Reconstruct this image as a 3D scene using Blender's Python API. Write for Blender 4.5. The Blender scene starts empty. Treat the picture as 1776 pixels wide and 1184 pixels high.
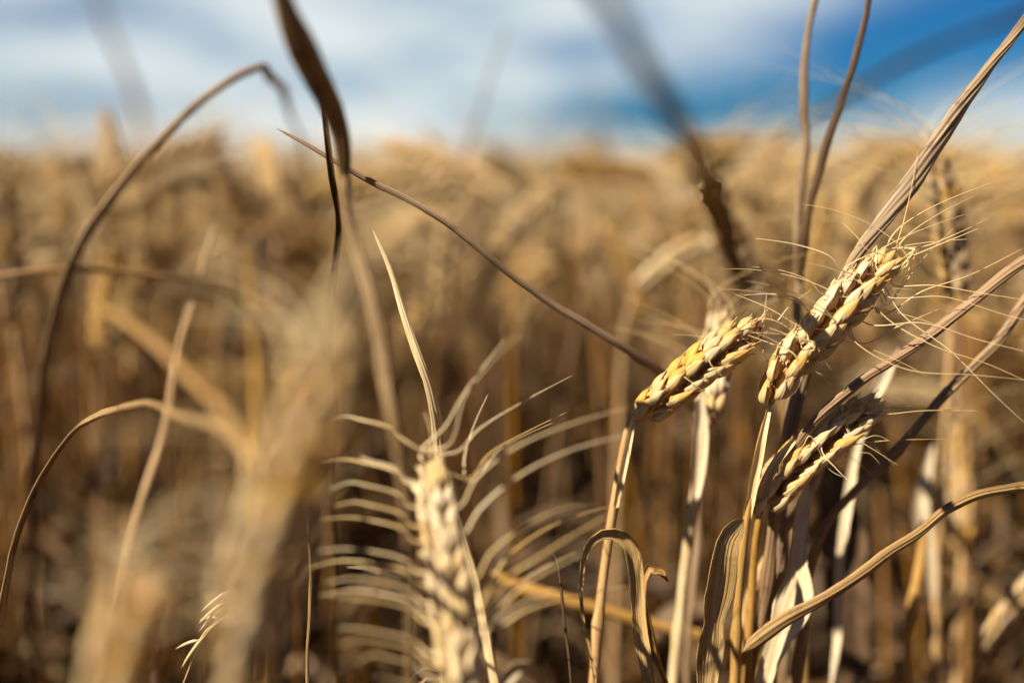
import bpy, math, random
import numpy as np
from mathutils import Vector, Matrix, Quaternion

# ------------------------------------------------------------------ camera
SC = bpy.context.scene
PITCH = math.radians(10.45)
CAMZ = 0.80
FPX = 1776 * 35 / 36.0
cam = bpy.data.cameras.new("camera")
cam.lens = 35; cam.sensor_width = 36
cam.clip_start = 0.01; cam.clip_end = 3000
cam.dof.use_dof = True
cam.dof.focus_distance = 0.345
cam.dof.aperture_fstop = 2.1
cam.dof.aperture_blades = 0
cam_o = bpy.data.objects.new("camera", cam)
SC.collection.objects.link(cam_o)
cam_o.location = (0, 0, CAMZ)
cam_o.rotation_euler = (math.radians(90) - PITCH, 0, 0)
SC.camera = cam_o
SC.view_settings.view_transform = 'Standard'
SC.view_settings.look = 'None'
SC.view_settings.gamma = 1.0
SC.view_settings.exposure = 0.98
SC.cycles.max_bounces = 8
SC.cycles.diffuse_bounces = 4
SC.cycles.transparent_max_bounces = 4

FWD = np.array([0, math.cos(PITCH), -math.sin(PITCH)])
UPV = np.array([0, math.sin(PITCH), math.cos(PITCH)])
RGT = np.array([1.0, 0, 0])
CAM = np.array([0, 0, CAMZ])

def at(px, py, d):
    """a point seen at (px, py) of the 1776 wide photograph, d metres in front of the lens"""
    return CAM + RGT * ((px - 888) / FPX * d) + UPV * (-(py - 592) / FPX * d) + FWD * d

# ------------------------------------------------------------------ sun and sky
SUN_DIR = Vector((-0.57, -0.32, 0.66)).normalized()      # towards the sun
sun_el = math.asin(SUN_DIR.z)
sun_az = math.atan2(SUN_DIR.x, SUN_DIR.y)
sl = bpy.data.lights.new("sun", 'SUN')
sl.energy = 5.0; sl.angle = math.radians(0.53); sl.color = (1.0, 0.92, 0.78)
so = bpy.data.objects.new("sun", sl); SC.collection.objects.link(so)
so.location = (-3, -2, 5)
so.rotation_euler = (-SUN_DIR).to_track_quat('-Z', 'Y').to_euler()

W = bpy.data.worlds.new("World"); SC.world = W; W.use_nodes = True
wn, wl = W.node_tree.nodes, W.node_tree.links
wn.clear()

class NT:
    """tiny helper for building node graphs"""
    def __init__(s, nt): s.n, s.l = nt.nodes, nt.links
    def put(s, sock, v):
        if isinstance(v, bpy.types.NodeSocket): s.l.new(v, sock)
        elif v is not None: sock.default_value = v
    def math(s, op, a, b=None, c=None, clamp=False):
        n = s.n.new('ShaderNodeMath'); n.operation = op; n.use_clamp = clamp
        s.put(n.inputs[0], a)
        if b is not None: s.put(n.inputs[1], b)
        if c is not None: s.put(n.inputs[2], c)
        return n.outputs[0]
    def mix(s, f, a, b, mode='MIX'):
        n = s.n.new('ShaderNodeMix'); n.data_type = 'RGBA'; n.blend_type = mode
        s.put(n.inputs[0], f); s.put(n.inputs[6], a); s.put(n.inputs[7], b)
        return n.outputs[2]
    def noise(s, vec, scale, detail=3, rough=0.5, out=0):
        n = s.n.new('ShaderNodeTexNoise'); s.put(n.inputs['Vector'], vec)
        n.inputs['Scale'].default_value = scale; n.inputs['Detail'].default_value = detail
        n.inputs['Roughness'].default_value = rough
        return n.outputs[out]
    def ramp(s, f, stops):
        n = s.n.new('ShaderNodeValToRGB'); s.put(n.inputs[0], f)
        e = n.color_ramp.elements
        while len(e) < len(stops): e.new(0.5)
        for i, (p, c) in enumerate(stops):
            e[i].position = p; e[i].color = (*c, 1) if len(c) == 3 else c
        return n.outputs[0]
    def smooth(s, v, a, b):
        n = s.n.new('ShaderNodeMapRange'); n.interpolation_type = 'SMOOTHSTEP'
        s.put(n.inputs[0], v); n.inputs[1].default_value = a; n.inputs[2].default_value = b
        return n.outputs[0]

w = NT(W.node_tree)
sky = wn.new('ShaderNodeTexSky'); sky.sky_type = 'NISHITA'; sky.sun_disc = False
sky.sun_elevation = sun_el; sky.sun_rotation = sun_az
sky.air_density = 1.0; sky.dust_density = 0.3; sky.ozone_density = 3.0
tc = wn.new('ShaderNodeTexCoord')
sep = wn.new('ShaderNodeSeparateXYZ'); wl.new(tc.outputs['Generated'], sep.inputs[0])
X, Y, Z = sep.outputs
az = w.math('ARCTAN2', X, Y)                     # 0 = north (the way the camera looks), + = east
el = w.math('ARCSINE', Z)
# cloud decks are seen edge-on near the horizon: stretch sideways
cmb = wn.new('ShaderNodeCombineXYZ')
wl.new(az, cmb.inputs[0]); w.put(cmb.inputs[1], w.math('MULTIPLY', el, 3.2))
warp = w.noise(cmb.outputs[0], 3.0, 3, 0.5)
az2 = w.math('ADD', az, w.math('MULTIPLY', w.math('SUBTRACT', warp, 0.5), 0.16))
warp2 = w.noise(cmb.outputs[0], 5.0, 3, 0.5, 1)
sepw = wn.new('ShaderNodeSeparateColor'); wl.new(warp2, sepw.inputs[0])
el2 = w.math('ADD', el, w.math('MULTIPLY', w.math('SUBTRACT', sepw.outputs[1], 0.5), 0.035))
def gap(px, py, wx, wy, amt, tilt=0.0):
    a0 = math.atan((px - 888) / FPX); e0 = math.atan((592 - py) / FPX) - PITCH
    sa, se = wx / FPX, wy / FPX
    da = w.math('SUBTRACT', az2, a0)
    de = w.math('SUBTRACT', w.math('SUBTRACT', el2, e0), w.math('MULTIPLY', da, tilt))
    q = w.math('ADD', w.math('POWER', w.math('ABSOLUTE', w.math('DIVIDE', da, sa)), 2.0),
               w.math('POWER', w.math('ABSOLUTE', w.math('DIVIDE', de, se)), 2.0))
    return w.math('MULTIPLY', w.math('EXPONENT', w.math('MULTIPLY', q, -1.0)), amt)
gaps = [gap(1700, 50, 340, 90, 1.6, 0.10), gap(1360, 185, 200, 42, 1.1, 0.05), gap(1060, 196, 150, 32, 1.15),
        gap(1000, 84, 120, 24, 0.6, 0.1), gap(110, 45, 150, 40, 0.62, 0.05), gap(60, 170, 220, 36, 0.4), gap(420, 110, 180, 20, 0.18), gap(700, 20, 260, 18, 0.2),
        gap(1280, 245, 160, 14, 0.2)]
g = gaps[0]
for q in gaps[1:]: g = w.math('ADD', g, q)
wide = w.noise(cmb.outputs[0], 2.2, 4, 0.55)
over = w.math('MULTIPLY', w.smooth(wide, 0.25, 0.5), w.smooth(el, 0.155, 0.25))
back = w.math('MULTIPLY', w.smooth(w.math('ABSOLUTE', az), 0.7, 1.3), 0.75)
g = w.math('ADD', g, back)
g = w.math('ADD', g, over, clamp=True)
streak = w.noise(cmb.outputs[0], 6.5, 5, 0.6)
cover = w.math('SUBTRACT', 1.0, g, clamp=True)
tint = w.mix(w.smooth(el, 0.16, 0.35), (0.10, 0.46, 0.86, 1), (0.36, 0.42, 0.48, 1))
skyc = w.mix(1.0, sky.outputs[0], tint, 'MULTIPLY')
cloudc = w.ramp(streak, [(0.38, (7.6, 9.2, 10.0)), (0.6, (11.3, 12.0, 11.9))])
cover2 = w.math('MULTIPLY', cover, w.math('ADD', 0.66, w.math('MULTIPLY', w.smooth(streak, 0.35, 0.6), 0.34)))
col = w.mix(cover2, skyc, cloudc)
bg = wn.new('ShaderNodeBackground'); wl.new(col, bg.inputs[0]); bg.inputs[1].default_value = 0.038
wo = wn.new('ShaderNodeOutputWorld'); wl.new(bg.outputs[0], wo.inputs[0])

# ------------------------------------------------------------------ materials
def straw_mat(name, lo, hi, dark, streak=0.5, rough=0.5, trans=0.12, vary=0.25, bump=0.25, ufreq=14, vfreq=60, bleach=0.14):
    m = bpy.data.materials.new(name); m.use_nodes = True
    t = NT(m.node_tree); t.n.clear()
    uv = t.n.new('ShaderNodeUVMap'); uv.uv_map = 'UVMap'
    sp = t.n.new('ShaderNodeSeparateXYZ'); t.l.new(uv.outputs[0], sp.inputs[0])
    oi = t.n.new('ShaderNodeObjectInfo')
    at_ = t.n.new('ShaderNodeAttribute'); at_.attribute_name = 'tint'
    rnd = t.math('FRACT', t.math('ADD', oi.outputs['Random'], at_.outputs['Fac']))
    cb = t.n.new('ShaderNodeCombineXYZ')
    t.put(cb.inputs[0], t.math('MULTIPLY', sp.outputs[0], ufreq))
    t.put(cb.inputs[1], t.math('MULTIPLY', sp.outputs[1], vfreq))
    t.put(cb.inputs[2], t.math('MULTIPLY', rnd, 37.0))
    fib = t.noise(cb.outputs[0], 1.0, 4, 0.65)
    cb2 = t.n.new('ShaderNodeCombineXYZ')
    t.put(cb2.inputs[0], t.math('MULTIPLY', sp.outputs[0], 2.0))
    t.put(cb2.inputs[1], t.math('MULTIPLY', sp.outputs[1], 150.0))
    t.put(cb2.inputs[2], t.math('MULTIPLY', rnd, 11.0))
    blot = t.noise(cb2.outputs[0], 1.0, 3, 0.6)
    c = t.mix(t.smooth(fib, 0.3, 0.7), (*lo, 1), (*hi, 1))
    c = t.mix(t.math('MULTIPLY', t.smooth(blot, 0.52, 0.78), streak), c, (*dark, 1))
    hs = t.n.new('ShaderNodeHueSaturation')
    t.put(hs.inputs['Value'], t.math('ADD', 1.0 - vary, t.math('MULTIPLY', rnd, 2 * vary)))
    r2 = t.math('FRACT', t.math('MULTIPLY', rnd, 7.31))
    t.put(hs.inputs['Saturation'], t.math('ADD', 0.85, t.math('MULTIPLY', r2, 0.3)))
    r3 = t.math('FRACT', t.math('MULTIPLY', rnd, 23.7))
    c = t.mix(t.math('MULTIPLY', t.smooth(r3, 0.55, 0.95), bleach), c, (0.46, 0.39, 0.29, 1))
    t.put(hs.inputs['Color'], c)
    bp = t.n.new('ShaderNodeBump'); bp.inputs['Strength'].default_value = bump; bp.inputs['Distance'].default_value = 0.0004
    t.put(bp.inputs['Height'], fib)
    p = t.n.new('ShaderNodeBsdfPrincipled')
    p.inputs['Specular IOR Level'].default_value = 0.25; t.put(p.inputs['Base Color'], hs.outputs[0]); p.inputs['Roughness'].default_value = rough
    t.l.new(bp.outputs[0], p.inputs['Normal'])
    out = t.n.new('ShaderNodeOutputMaterial')
    if trans > 0:
        tr = t.n.new('ShaderNodeBsdfTranslucent'); t.put(tr.inputs[0], hs.outputs[0])
        mx = t.n.new('ShaderNodeMixShader'); mx.inputs[0].default_value = trans
        t.l.new(p.outputs[0], mx.inputs[1]); t.l.new(tr.outputs[0], mx.inputs[2])
        t.l.new(mx.outputs[0], out.inputs[0])
    else:
        t.l.new(p.outputs[0], out.inputs[0])
    return m

M = {
 'tan':  straw_mat('tan leaf', (0.44, 0.27, 0.11), (0.72, 0.52, 0.27), (0.20, 0.11, 0.04), 0.5, 0.55, 0.12, 0.1, 0.5, 26, 14),
 'rust':  straw_mat('rusty stalk', (0.15, 0.075, 0.028), (0.38, 0.22, 0.095), (0.06, 0.03, 0.012), 0.6, 0.5, 0.0, 0.1, 0.5, 20, 14),
 'stem':  straw_mat('straw stem', (0.36, 0.18, 0.05), (0.60, 0.37, 0.135), (0.14, 0.065, 0.018), 0.55, 0.42, 0.0),
 'sheath': straw_mat('pale sheath', (0.56, 0.38, 0.18), (0.82, 0.66, 0.40), (0.28, 0.17, 0.07), 0.3, 0.5, 0.12, 0.15),
 'leaf':  straw_mat('dry leaf', (0.21, 0.105, 0.035), (0.48, 0.30, 0.125), (0.08, 0.036, 0.012), 0.55, 0.5, 0.22),
 'grey':  straw_mat('weathered leaf', (0.13, 0.07, 0.028), (0.46, 0.31, 0.155), (0.035, 0.017, 0.008), 0.7, 0.55, 0.06, 0.1, 0.6, 26, 14),
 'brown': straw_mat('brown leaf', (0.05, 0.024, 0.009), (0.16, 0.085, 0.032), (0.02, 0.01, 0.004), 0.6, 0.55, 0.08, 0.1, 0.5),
 'husk':  straw_mat('golden husk', (0.58, 0.32, 0.10), (0.82, 0.54, 0.22), (0.26, 0.115, 0.03), 0.6, 0.62, 0.16, 0.08, 1.0, 16, 60),
 'paper': straw_mat('papery glume', (0.66, 0.44, 0.19), (0.92, 0.73, 0.42), (0.38, 0.20, 0.07), 0.55, 0.62, 0.22, 0.08, 1.0, 16, 60),
 'grain': straw_mat('grain', (0.60, 0.34, 0.11), (0.80, 0.52, 0.21), (0.42, 0.20, 0.06), 0.2, 0.4, 0.1, 0.08, 0.1, 5, 30),
 'awn':   straw_mat('awn', (0.66, 0.44, 0.18), (0.90, 0.70, 0.38), (0.40, 0.22, 0.08), 0.3, 0.38, 0.15, 0.12, 0.1, 2, 40),
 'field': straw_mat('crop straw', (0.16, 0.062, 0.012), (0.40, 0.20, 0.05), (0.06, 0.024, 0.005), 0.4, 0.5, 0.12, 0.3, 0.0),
 'fieldear': straw_mat('crop ear', (0.34, 0.19, 0.065), (0.62, 0.43, 0.20), (0.14, 0.065, 0.02), 0.4, 0.5, 0.12, 0.25, 0.0),
}
def soil_mat():
    m = bpy.data.materials.new('soil'); m.use_nodes = True
    t = NT(m.node_tree); t.n.clear()
    tcn = t.n.new('ShaderNodeTexCoord')
    a = t.noise(tcn.outputs['Object'], 9.0, 6, 0.6)
    b = t.noise(tcn.outputs['Object'], 90.0, 4, 0.6)
    c = t.ramp(a, [(0.3, (0.05, 0.032, 0.02)), (0.7, (0.13, 0.085, 0.05))])
    c = t.mix(t.smooth(b, 0.55, 0.7), c, (0.32, 0.21, 0.10, 1))
    bp = t.n.new('ShaderNodeBump'); bp.inputs['Distance'].default_value = 0.02; t.put(bp.inputs['Height'], a)
    p = t.n.new('ShaderNodeBsdfPrincipled'); t.put(p.inputs['Base Color'], c); p.inputs['Roughness'].default_value = 0.95
    t.l.new(bp.outputs[0], p.inputs['Normal'])
    o = t.n.new('ShaderNodeOutputMaterial'); t.l.new(p.outputs[0], o.inputs[0])
    return m
M['soil'] = soil_mat()

# ------------------------------------------------------------------ geometry core
class Geo:
    def __init__(s): s.v, s.f, s.uv, s.mi, s.n = [], [], [], [], 0
    def add(s, v, f, uv, mi=0):
        s.v.append(np.asarray(v, float)); s.f.append(np.asarray(f, int) + s.n); s.uv.append(np.asarray(uv, float))
        s.mi.append(np.full(len(f), mi, int)); s.n += len(v)
        return s
    def arrays(s):
        return np.concatenate(s.v), np.concatenate(s.f), np.concatenate(s.uv), np.concatenate(s.mi)

def mesh_from(name, v, f, uv, mi, mats, tint=None, smooth=True):
    me = bpy.data.meshes.new(name)
    nf = len(f)
    me.vertices.add(len(v)); me.vertices.foreach_set('co', np.ascontiguousarray(v, dtype=np.float32).ravel())
    me.loops.add(nf * 4); me.loops.foreach_set('vertex_index', f.astype(np.int32).ravel())
    me.polygons.add(nf)
    me.polygons.foreach_set('loop_start', np.arange(0, nf * 4, 4, dtype=np.int32))
    me.polygons.foreach_set('loop_total', np.full(nf, 4, dtype=np.int32))
    me.polygons.foreach_set('use_smooth', np.full(nf, smooth, dtype=bool))
    for m in mats: me.materials.append(m)
    me.polygons.foreach_set('material_index', mi.astype(np.int32))
    ul = me.uv_layers.new(name='UVMap')
    ul.data.foreach_set('uv', uv[f.ravel()].astype(np.float32).ravel())
    if tint is not None:
        a = me.attributes.new('tint', 'FLOAT', 'POINT'); a.data.foreach_set('value', tint.astype(np.float32))
    me.update(); me.validate()
    return me

def obj(name, g, mats, parent=None):
    me = mesh_from(name, *g.arrays(), mats if isinstance(mats, (list, tuple)) else [mats])
    o = bpy.data.objects.new(name, me); SC.collection.objects.link(o)
    if parent is not None:
        o.parent = parent
        p = parent; off = Vector((0, 0, 0))
        while p is not None: off += p.location; p = p.parent
        o.matrix_parent_inverse = Matrix.Identity(4)
        me.transform(Matrix.Translation(-off))
    return o

def thing(name, label, cat, loc, group=None):
    o = bpy.data.objects.new(name, None); SC.collection.objects.link(o)
    o.empty_display_size = 0.02
    o.location = loc; o['label'] = label; o['category'] = cat
    if group: o['group'] = group
    return o

def unit(a):
    a = np.asarray(a, float); return a / (np.linalg.norm(a) + 1e-12)

def spline(pts, n):
    """Catmull-Rom through pts, n samples by arc length"""
    P = np.asarray(pts, float)
    if len(P) == 2:
        t = np.linspace(0, 1, n)[:, None]; return P[0] * (1 - t) + P[1] * t
    Q = np.vstack([2 * P[0] - P[1], P, 2 * P[-1] - P[-2]])
    out = []
    k = 14
    for i in range(len(P) - 1):
        p0, p1, p2, p3 = Q[i:i + 4]
        d = [max(np.linalg.norm(b - a), 1e-6) ** 0.5 for a, b in ((p0, p1), (p1, p2), (p2, p3))]
        t0 = 0; t1 = d[0]; t2 = t1 + d[1]; t3 = t2 + d[2]
        for t in np.linspace(t1, t2, k, endpoint=False):
            A1 = (t1 - t) / (t1 - t0) * p0 + (t - t0) / (t1 - t0) * p1
            A2 = (t2 - t) / (t2 - t1) * p1 + (t - t1) / (t2 - t1) * p2
            A3 = (t3 - t) / (t3 - t2) * p2 + (t - t2) / (t3 - t2) * p3
            B1 = (t2 - t) / (t2 - t0) * A1 + (t - t0) / (t2 - t0) * A2
            B2 = (t3 - t) / (t3 - t1) * A2 + (t - t1) / (t3 - t1) * A3
            out.append((t2 - t) / (t2 - t1) * B1 + (t - t1) / (t2 - t1) * B2)
    out.append(P[-1]); out = np.array(out)
    s = np.concatenate([[0], np.cumsum(np.linalg.norm(np.diff(out, axis=0), axis=1))])
    q = np.linspace(0, s[-1], n)
    return np.stack([np.interp(q, s, out[:, i]) for i in range(3)], 1)

def frames(P, up=None):
    T = np.gradient(P, axis=0); T /= (np.linalg.norm(T, axis=1)[:, None] + 1e-12)
    if up is None: up = np.array([0.3, -1, 0.2])
    n = up - T[0] * np.dot(up, T[0]); n = unit(n)
    N = [n]
    for i in range(1, len(P)):
        n = N[-1] - T[i] * np.dot(N[-1], T[i]); N.append(unit(n))
    N = np.array(N); B = np.cross(T, N)
    return T, N, B

def sweep(g, P, sec, closed_ends=True, up=None, twist=None, mi=0):
    """sec: (n, m, 2) cross-section offsets along (B, N)"""
    T, N, B = frames(P, up)
    n, m = sec.shape[:2]
    if twist is not None:
        tw = np.asarray(twist)[:, None]
        N, B = N * np.cos(tw) + B * np.sin(tw), B * np.cos(tw) - N * np.sin(tw)
    V = P[:, None, :] + sec[:, :, 0:1] * B[:, None, :] + sec[:, :, 1:2] * N[:, None, :]
    s = np.concatenate([[0], np.cumsum(np.linalg.norm(np.diff(P, axis=0), axis=1))])
    UV = np.zeros((n, m, 2)); UV[:, :, 0] = (np.arange(m) / m)[None, :]; UV[:, :, 1] = s[:, None]
    i = np.arange(n - 1)[:, None]; j = np.arange(m)[None, :]; j2 = (j + 1) % m
    F = np.stack([i * m + j, i * m + j2, (i + 1) * m + j2, (i + 1) * m + j], -1).reshape(-1, 4)
    g.add(V.reshape(-1, 3), F, UV.reshape(-1, 2), mi)
    return g

def prof(keys, n):
    keys = np.asarray(keys, float)
    if keys.ndim == 1 and len(keys) == n: return keys
    if keys.ndim == 1: keys = np.stack([np.linspace(0, 1, len(keys)), keys], 1)
    return np.interp(np.linspace(0, 1, n), keys[:, 0], keys[:, 1])

def tube(g, P, r, m=8, ridge=0.0, nr=5, twist=None, flat=1.0, mi=0, up=None):
    n = len(P); r = prof(r, n) if np.ndim(r) else np.full(n, r)
    a = np.linspace(0, 2 * np.pi, m, endpoint=False)
    k = 1 + ridge * np.cos(nr * a)
    sec = np.stack([np.cos(a) * k, np.sin(a) * k * flat], -1)[None] * r[:, None, None]
    sec[0] *= 0.02 if r[0] > 0 else 1; sec[-1] *= 0.02
    return sweep(g, P, sec, twist=twist, mi=mi, up=up)

def ribbon(g, P, wid, thick=0.00025, curl=0.3, corr=0.0, nc=4, m=9, twist=None, up=None, mi=0, rng=None):
    """leaf blade: V or U folded, ribbed, with real thickness"""
    n = len(P); wd = prof(wid, n)
    x = np.linspace(-1, 1, m)
    cu = prof(curl, n) if np.ndim(curl) else np.full(n, curl)
    top = np.zeros((n, m, 2)); bot = np.zeros((n, m, 2))
    th = cu[:, None] * x[None, :] * 2.6            # bend angle across the blade
    R = wd[:, None] / 2 / np.maximum(np.abs(cu[:, None]) * 2.6, 1e-3)
    xx = np.where(np.abs(cu[:, None]) > 1e-3, R * np.sin(th), wd[:, None] / 2 * x[None, :])
    zz = np.where(np.abs(cu[:, None]) > 1e-3, R * (1 - np.cos(th)), 0)
    rb = corr * np.cos(np.arange(m) * np.pi) * wd[:, None] / 2
    rb = np.broadcast_to(rb, (n, m))
    top[..., 0] = xx; top[..., 1] = zz + rb + thick / 2
    bot[..., 0] = xx; bot[..., 1] = zz + rb - thick / 2
    sec = np.concatenate([top, bot[:, ::-1]], 1)
    sec[0] *= 0.05; sec[-1] *= 0.05
    return sweep(g, P, sec, twist=twist, up=up, mi=mi)

# ---- floret, glume (local: z = long axis, +x = outward face)
def almond(L, wx, wy, nr=9, m=9, beak=0.0):
    t = np.linspace(0, 1, nr)
    r = np.sin(np.pi * np.clip(t, 0, 1) ** 0.85) ** 0.75
    r = np.clip(r, 0.02, 1)
    a = np.linspace(0, 2 * np.pi, m, endpoint=False)
    V = np.zeros((nr, m, 3))
    V[..., 0] = np.cos(a)[None] * r[:, None] * wx; V[..., 1] = np.sin(a)[None] * r[:, None] * wy
    V[..., 2] = (t * L)[:, None]
    return grid(V, L, True)

def grid(V, L, wrap):
    n, m = V.shape[:2]
    UV = np.zeros((n, m, 2)); UV[..., 0] = (np.arange(m) / m)[None]; UV[..., 1] = (np.linspace(0, 1, n) * L)[:, None]
    i = np.arange(n - 1)[:, None]; j = np.arange(m if wrap else m - 1)[None]; j2 = (j + 1) % m
    F = np.stack([i * m + j, i * m + j2, (i + 1) * m + j2, (i + 1) * m + j], -1).reshape(-1, 4)
    return V.reshape(-1, 3), F, UV.reshape(-1, 2)

def shell(L, wx, wy, ang=1.75, beak=0.18, nr=12, m=9, thick=0.00018, keel=0.15, rag=0.0, rng=None):
    """boat-shaped husk open towards -x, with a keel and a pointed beak"""
    t = np.linspace(0, 1, nr)
    body = np.sin(np.pi * np.clip(t / (1 - beak * 0.5), 0, 1) ** 0.8)
    body = np.clip(body, 0.0, 1) ** 0.7
    r = np.maximum(body, 0.10 * (1 - t) + 0.03)
    a = np.linspace(-ang, ang, m)
    k = 1 + keel * np.exp(-(a / 0.28) ** 2)
    def lay(off):
        V = np.zeros((nr, m, 3))
        rib = 1 + 0.035 * np.cos(a * 9)
        V[..., 0] = np.cos(a)[None] * (k * rib)[None] * (r[:, None] * wx + off) - (t[:, None] ** 2) * wx * 0.5
        V[..., 1] = np.sin(a)[None] * rib[None] * (r[:, None] * wy + off)
        V[..., 2] = (t * L * (1 + beak))[:, None] - np.abs(a / ang)[None] ** 3 * 0.10 * L * (t[:, None] > 0.5) * t[:, None]
        return V
    V = np.concatenate([lay(thick / 2), lay(-thick / 2)[:, ::-1]], 1)
    return grid(V, L, True)

def rot(axis, a):
    return np.array(Matrix.Rotation(a, 3, axis))
def xf(v, R, t, s=1.0): return (np.asarray(v) * s) @ np.asarray(R).T + np.asarray(t)

def spikelet_geo(seed, scale=1.0, fine=True):
    """two glumes hugging two side florets and a middle one. returns Geo and awn roots (pos, dir)"""
    rng = np.random.default_rng(seed); g = Geo(); aw = []
    mm = 0.001
    def put(kind, y, x, z, tilt_out, tilt_side, L, wx, wy, awn=False):
        R = rot('X', -tilt_side) @ rot('Y', tilt_out) @ rot('Z', tilt_side * 1.6)
        if kind == 'glume':
            v, f, uv = shell(L, wx, wy, 1.5, 0.34, 12, 15)
            g.add(xf(v, R, (x, y, z)), f, uv, 1)
        else:
            v, f, uv = shell(L, wx, wy, 1.9, 0.36, 14, 17)
            g.add(xf(v, R, (x, y, z)), f, uv, 0)
            v, f, uv = almond(L * 0.86, wx * 0.88, wy * 0.88, 8 if fine else 5, 9 if fine else 5)
            g.add(xf(v, R, (x, y, z)), f, uv, 2)
            if awn:
                aw.append((R @ np.array([wx * -0.45, 0, L * 1.33]) + np.array([x, y, z]), R @ np.array([0, 0, 1.0])))
    j = lambda s: rng.normal(0, s)
    put('floret', 1.7 * mm, 1.2 * mm, 0.8 * mm, 0.25 + j(.06), 0.23 + j(.07), 8.6 * mm, 1.8 * mm, 1.85 * mm, True)
    put('floret', -1.7 * mm, 1.2 * mm, 0.8 * mm, 0.25 + j(.06), -0.23 + j(.07), 8.6 * mm, 1.8 * mm, 1.85 * mm, True)
    put('floret', j(.3) * mm, 2.5 * mm, 2.4 * mm, 0.40 + j(.07), j(.1), 7.4 * mm, 1.65 * mm, 1.75 * mm, True)
    put('glume', 2.7 * mm, 1.0 * mm, 0, 0.22 + j(.06), 0.34 + j(.07), 7.0 * mm, 1.75 * mm, 1.5 * mm)
    put('glume', -2.7 * mm, 1.0 * mm, 0, 0.22 + j(.06), -0.34 + j(.07), 7.0 * mm, 1.75 * mm, 1.5 * mm)
    return g, aw
SPK = [spikelet_geo(i) for i in range(6)]

def bez(p0, p1, p2, p3, n):
    t = np.linspace(0, 1, n)[:, None]
    return (1 - t) ** 3 * p0 + 3 * (1 - t) ** 2 * t * p1 + 3 * (1 - t) * t * t * p2 + t ** 3 * p3

# ------------------------------------------------------------------ hero builders
def ground_out(pts, lean=0.06):
    """carry a stalk on from its last point down to the soil"""
    P = [np.asarray(p, float) for p in pts]
    d = unit(P[-1] - P[-2]); h = d.copy(); h[2] = 0
    z = P[-1][2]
    if z < 0.04: return P
    k = 0.10 if d[2] < -0.5 else 0.16
    a = P[-1] + h * k * 0.7; a[2] = max(z - k * (0.6 + 0.5 * abs(d[2])), z * 0.5)
    b = a + h * 0.03; b[2] = z * 0.3
    c = b + h * 0.008; c[2] = -0.01
    return P + [a, b, c]

def ear_on(plant, P, seed, nspk, roll=0.3, size=1.0, awnf=None, awn_len=0.055, mats=None, explicit=(), awn_r=0.0003,
           view=None, awn_keep=1.0):
    """P: base -> tip axis samples (world)"""
    rng = np.random.default_rng(seed)
    mats = mats or [M['husk'], M['paper'], M['grain']]
    A = spline(P, 60)
    T = np.gradient(A, axis=0); T /= np.linalg.norm(T, axis=1)[:, None]
    mid = A[30]; V = unit(mid - CAM) if view is None else view
    g = Geo(); tube(g, A[:58], [0.0009, 0.0010, 0.0006], 8, 0.1)
    ear = obj('ear', g, M['husk'], plant)
    off = np.array(plant.location)
    roots = []
    for k in range(nspk):
        t = (k + 0.2) / nspk * 0.93
        i = int(t * 59)
        Tk = T[i]
        side0 = unit(np.cross(Tk, V)); out0 = unit(np.cross(side0, Tk))
        a = roll + rng.normal(0, 0.05)
        s = 1 if k % 2 == 0 else -1
        Xd = unit(math.cos(a) * side0 + math.sin(a) * out0) * s
        Yd = np.cross(Tk, Xd)
        last = k == nspk - 1
        if last: Xd, Yd = Yd, -Xd
        R = np.stack([Xd, Yd, Tk], 1)
        sc = size * (0.72 + 0.28 * math.sin(min(1, t * 1.9 + 0.25) * math.pi / 2)) * (1 - 0.42 * max(0, t - 0.55) / 0.4) * rng.uniform(0.94, 1.06)
        sp, aw = SPK[(k * 5 + seed) % 6]
        v, f, uv, mi = sp.arrays()
        xoff = Xd * (0.0004 if not last else -0.002)
        gg = Geo(); gg.v.append(xf(v, R, A[i] + xoff, sc)); gg.f.append(f); gg.uv.append(uv + rng.uniform(0, 3)); gg.mi.append(mi); gg.n = len(v)
        obj('spikelet', gg, mats, ear)
        for q, (p, d) in enumerate(aw):
            roots.append((A[i] + xoff + R @ (p * sc), R @ d, s, t, q, Xd, Tk))
    def awn(C, r0=awn_r):
        ag = Geo(); tube(ag, C, [r0, r0 * 0.75, r0 * 0.45, r0 * 0.2], 6, up=np.array([.1, .2, 1.]))
        obj('awn', ag, M['awn'], ear)
    if awnf:
        for (p, d, s, t, q, Xd, Tk) in roots:
            if rng.random() > awn_keep: continue
            e = awnf(s, t, q, Xd, Tk, V, rng)
            if e is None: continue
            d1, L = e; d1 = unit(d1)
            L *= awn_len
            d0 = unit(d + 0.15 * rng.normal(size=3))
            C = bez(p - d0 * 0.001, p + d0 * L * 0.16, p + unit(d0 + d1) * L * 0.3 + d1 * L * 0.3, p + d0 * 0.08 * L + d1 * L, 22)
            awn(C, awn_r * .75)
    for e in explicit:                       # (t along ear, side, [(px, py, d), ...])
        t, s, pts = e[:3]
        c = min(roots, key=lambda r: abs(r[3] - t) + (0 if r[2] == s else 0.5))
        W = [c[0] - c[1] * 0.001] + ([] if len(e) > 3 else [c[0] + c[1] * 0.003]) + [at(*q) for q in pts]
        k_ = rng.uniform(.65, 1.1)
        if len(e) > 3: W[-1] = W[-1] + rng.normal(0, .0012, 3)
        awn(spline(W, 30), awn_r * k_)
    return ear

def stalk_geo(P, r, ridge=0.06, nr=7, tw=0.0, m=16, n=90, flat=1.0):
    g = Geo(); C = spline(P, n)
    tube(g, C, r, m, ridge, nr, twist=np.linspace(0, tw, n), flat=flat)
    return g

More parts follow.
